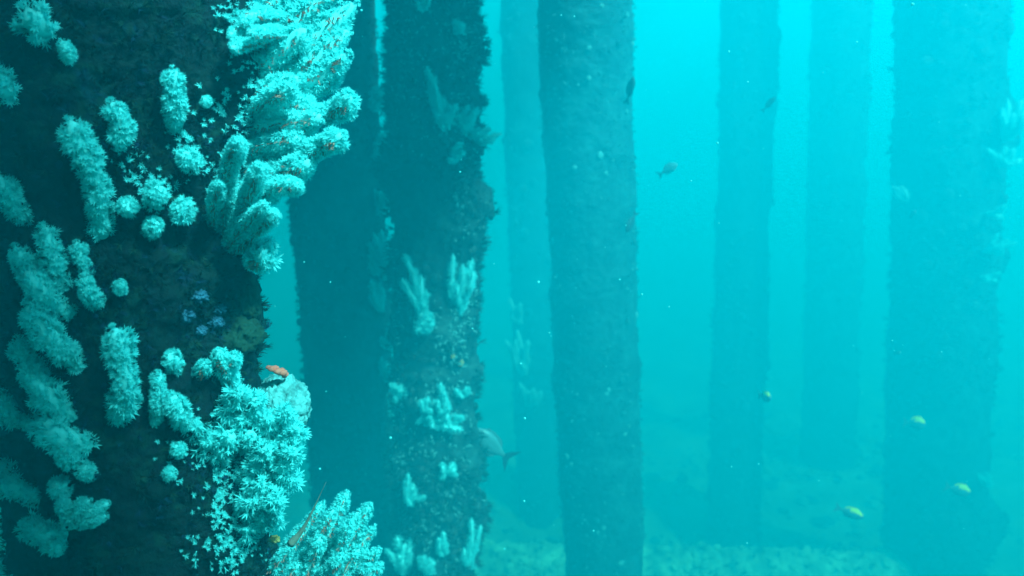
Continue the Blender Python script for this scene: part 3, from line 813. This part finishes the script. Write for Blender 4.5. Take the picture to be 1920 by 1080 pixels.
# ------------------------------------------------------------------ fish
def fish(label, head, tail, Y, hpx, style, group=None, yaw_depth=0.0, fork=.5, name='fish', up=1):
    """head and tail image points; hpx body depth in px; tail end yaw_depth metres nearer/farther"""
    a, b = P(*head, Y), P(*tail, Y + yaw_depth)
    c = (a + b) / 2
    L = np.linalg.norm(a - b)
    xa = (a - b) / L                                  # towards the head
    za = np.array([0, 0, 1.0]) - xa * xa[2]
    if np.linalg.norm(za) < .3: za = np.array([1.0, 0, 0]) - xa * xa[0]
    za = up * za / np.linalg.norm(za); ya = np.cross(za, xa)
    Rm = Matrix((xa, ya, za)).transposed()
    H = hpx * MPP(Y) / 2
    root = empty(name, c, Rm.to_euler()); tag(root, label, 'fish', group)
    n0, n1 = 22, 16
    u = np.linspace(0, 1, n0)
    bodyL = .80 * L
    xs = L / 2 - u * bodyL
    prof = np.interp(u, [0, .04, .12, .25, .4, .6, .8, .93, 1], [.04, .28, .62, .90, 1, .86, .50, .22, .17])
    wid = np.interp(u, [0, .05, .15, .3, .5, .75, 1], [.03, .2, .33, .40, .34, .17, .05])
    th = np.linspace(0, 2 * math.pi, n1, endpoint=False)
    V = np.stack([np.repeat(xs, n1), (wid[:, None] * H * np.sin(th)[None]).ravel(), (prof[:, None] * H * np.cos(th)[None]).ravel()], 1)
    ii = np.arange(n0 * n1).reshape(n0, n1); nx = np.roll(ii, -1, 1)
    Fq = np.stack([ii[:-1], nx[:-1], nx[1:], ii[1:]], -1)
    uc = (u[:-1] + u[1:]) / 2; tc = np.cos(th + math.pi / n1)
    m = MB(); m.add(V, np.zeros((0, 4), int))
    if style == 'yellow':
        mats = [M['fish_pale'], M['fish_yellow'], M['fish_blue']]
        msk = np.zeros((n0 - 1, n1), int)
        msk[(uc[:, None] > .10) & (uc[:, None] < .62) & (tc[None] > .35)] = 1
        msk[(uc[:, None] < .16) & (tc[None] < .5)] = 2
        for k0 in (.26, .42, .58): msk[(abs(uc[:, None] - k0) < .028) & (tc[None] > -.4) & (tc[None] < .35)] = 2
    else:
        base = {'dark': 'fish_dark', 'pale': 'fish_pale', 'blue': 'fish_blue'}[style]
        mats = [M[base], M['fish_blue'], M['fish_dark']]
        msk = np.zeros((n0 - 1, n1), int)
        msk[:] = 0
    for k in range(3):
        if (msk == k).any(): m.f.append((Fq[msk == k].reshape(-1, 4), k))
    m.f.append((ii[0][::-1][None], 0)); m.f.append((ii[-1][None], 0))
    m.build('body', mats, root)
    tailm = M['fish_dark'] if style in ('dark', 'pale') else (M['fish_pale'] if style == 'yellow' else M['fish_blue'])
    def fin(name, outline, mat, th_=.03, off=(0, 0, 0), rot=None):
        o2 = np.array(outline, float)
        nn = len(o2)
        A = np.stack([o2[:, 0], np.full(nn, th_ * H * .5), o2[:, 1]], 1); B = A.copy(); B[:, 1] *= -1
        VV = np.vstack([A, B])
        if rot is not None: VV = VV @ rot.T
        VV = VV + np.array(off)
        mm = MB(); mm.add(VV, [np.array([list(range(nn))]), np.array([list(range(2 * nn - 1, nn - 1, -1))]),
                               np.array([[i, i + nn, (i + 1) % nn + nn, (i + 1) % nn] for i in range(nn)])])
        mm.build(name, mat, root, smooth=False)
    xt = L / 2 - bodyL * .97
    tl = -L / 2
    fin('tail_fin', [(xt, .14 * H), (xt - .35 * (xt - tl), .5 * H * (fork + .5)), (tl, 1.0 * H * (fork + .5)), (tl + fork * .6 * (xt - tl), .05 * H),
                     (tl + fork * .6 * (xt - tl), -.05 * H), (tl, -1.0 * H * (fork + .5)), (xt - .35 * (xt - tl), -.5 * H * (fork + .5)), (xt, -.14 * H)], tailm, .06)
    g = lambda t: L / 2 - t * bodyL
    fin('dorsal_fin', [(g(.24), .86 * H), (g(.32), 1.18 * H), (g(.5), 1.22 * H), (g(.72), 1.02 * H), (g(.82), .66 * H), (g(.82), .40 * H), (g(.5), .88 * H)],
        M['fish_yellow'] if style == 'yellow' else mats[0])
    fin('anal_fin', [(g(.58), -.80 * H), (g(.66), -1.02 * H), (g(.8), -.72 * H), (g(.84), -.40 * H), (g(.7), -.62 * H)], mats[0])
    for sd_ in (1, -1):
        a_ = .6 * sd_; rot = np.array([[math.cos(a_), -math.sin(a_), 0], [math.sin(a_), math.cos(a_), 0], [0, 0, 1]])
        fin('pectoral_fin', [(0, .10 * H), (-.10 * L, .22 * H), (-.16 * L, 0), (-.10 * L, -.2 * H), (0, -.06 * H)], mats[0], .04, (g(.28), sd_ * .38 * H, -.1 * H), rot)
    for sd_ in (1, -1):
        V, Fc = BLOBS[0]
        V = V / np.linalg.norm(V, axis=1, keepdims=True)
        e = MB(); e.add(V * .10 * H + np.array([g(.11), sd_ * .24 * H, .18 * H]), Fc); e.build('eye', M['fish_dark'], root)
    return root
YG = 'yellow-backed striped fish on the right'
fish('large pale oval fish with dark forked tail beside the knobbly pylon', (881, 806), (962, 866), 4.1, 42, 'pale', fork=.75)
fish('yellow-backed fish seen almost head on, alone in front of the hazy straight pylon', (1446, 746), (1421, 741), 5.0, 20, 'yellow', YG, .10)
fish('yellow-backed fish over the thick hazy pylon, highest of the ones on it', (1737, 796), (1692, 791), 6.0, 25, 'yellow', YG, .06)
fish('yellow-backed fish at the right edge of the thick hazy pylon near a coral', (1821, 925), (1770, 911), 5.6, 24, 'yellow', YG, .04)
fish('yellow-backed fish diving down right, lowest one, in the gap left of the thick hazy pylon', (1620, 971), (1564, 950), 5.0, 22, 'yellow', YG, .05)
DG = 'dark fish near the bare middle pylon'
fish('dark slim fish pointing up at the upper right edge of the bare middle pylon', (1188, 144), (1174, 196), 4.2, 15, 'dark', DG, .03)
fish('dark slim fish pointing down at mid height on the edge of the bare middle pylon', (1174, 436), (1194, 396), 4.2, 15, 'dark', DG, .03)
fish('grey-blue fish swimming up right in open water right of the bare middle pylon', (1270, 307), (1233, 330), 5.4, 16, 'pale', None, .05)
fish('faint dark sliver of a fish over the top of the hazy straight pylon', (1454, 182), (1428, 210), 5.6, 9, 'dark', None, .03)
fish('small fish showing as a white fleck high on the thick hazy pylon', (1717, 394), (1706, 408), 6.0, 8, 'pale', None, .03)
fish('tiny pale fish at the left edge of the thick hazy pylon, mid height', (1690, 661), (1677, 662), 6.0, 7, 'pale', None, .03)

# ------------------------------------------------------------------ drifting specks
m = MB()
n_ = 420
yy = rng.uniform(1.2, 7, n_)
pp = np.array([P(rng.uniform(-50, 1970), rng.uniform(-50, 1130), y) for y in yy])
for i in range(5):
    scatter(m, BLOBS[i], pp[i::5], rng.normal(0, 1, (len(pp[i::5]), 3)), rng.uniform(.0006, .0022, len(pp[i::5])), 0)
tag(m.build('drifting_specks', M['coral']), 'tiny pale specks drifting in the water', 'specks', kind='stuff')

# ------------------------------------------------------------------ the water itself: one box of even haze round everything
import bmesh
bmz = bmesh.new(); bmesh.ops.create_cube(bmz, size=1.0)
lo, hi = np.array([-33, -15, -7.2]), np.array([33, 37, 3.3])
for v in bmz.verts:
    v.co = Vector([(lo[i] + hi[i]) / 2 + v.co[i] * (hi[i] - lo[i]) for i in range(3)])
hm = bpy.data.meshes.new('haze'); bmz.to_mesh(hm); bmz.free()
haze = bpy.data.objects.new('haze', hm); col.objects.link(haze)
tag(haze, kind='stuff')
mm = bpy.data.materials.new('haze'); mm.use_nodes = True
n = mm.node_tree; n.nodes.clear()
out = n.nodes.new('ShaderNodeOutputMaterial'); pv = n.nodes.new('ShaderNodeVolumePrincipled')
pv.inputs['Color'].default_value = (0.0, .55, .70, 1)
pv.inputs['Density'].default_value = 0.192
pv.inputs['Absorption Color'].default_value = (0, .12, .01, 1)
pv.inputs['Anisotropy'].default_value = 0.1
n.links.new(pv.outputs[0], out.inputs['Volume'])
hm.materials.append(mm)
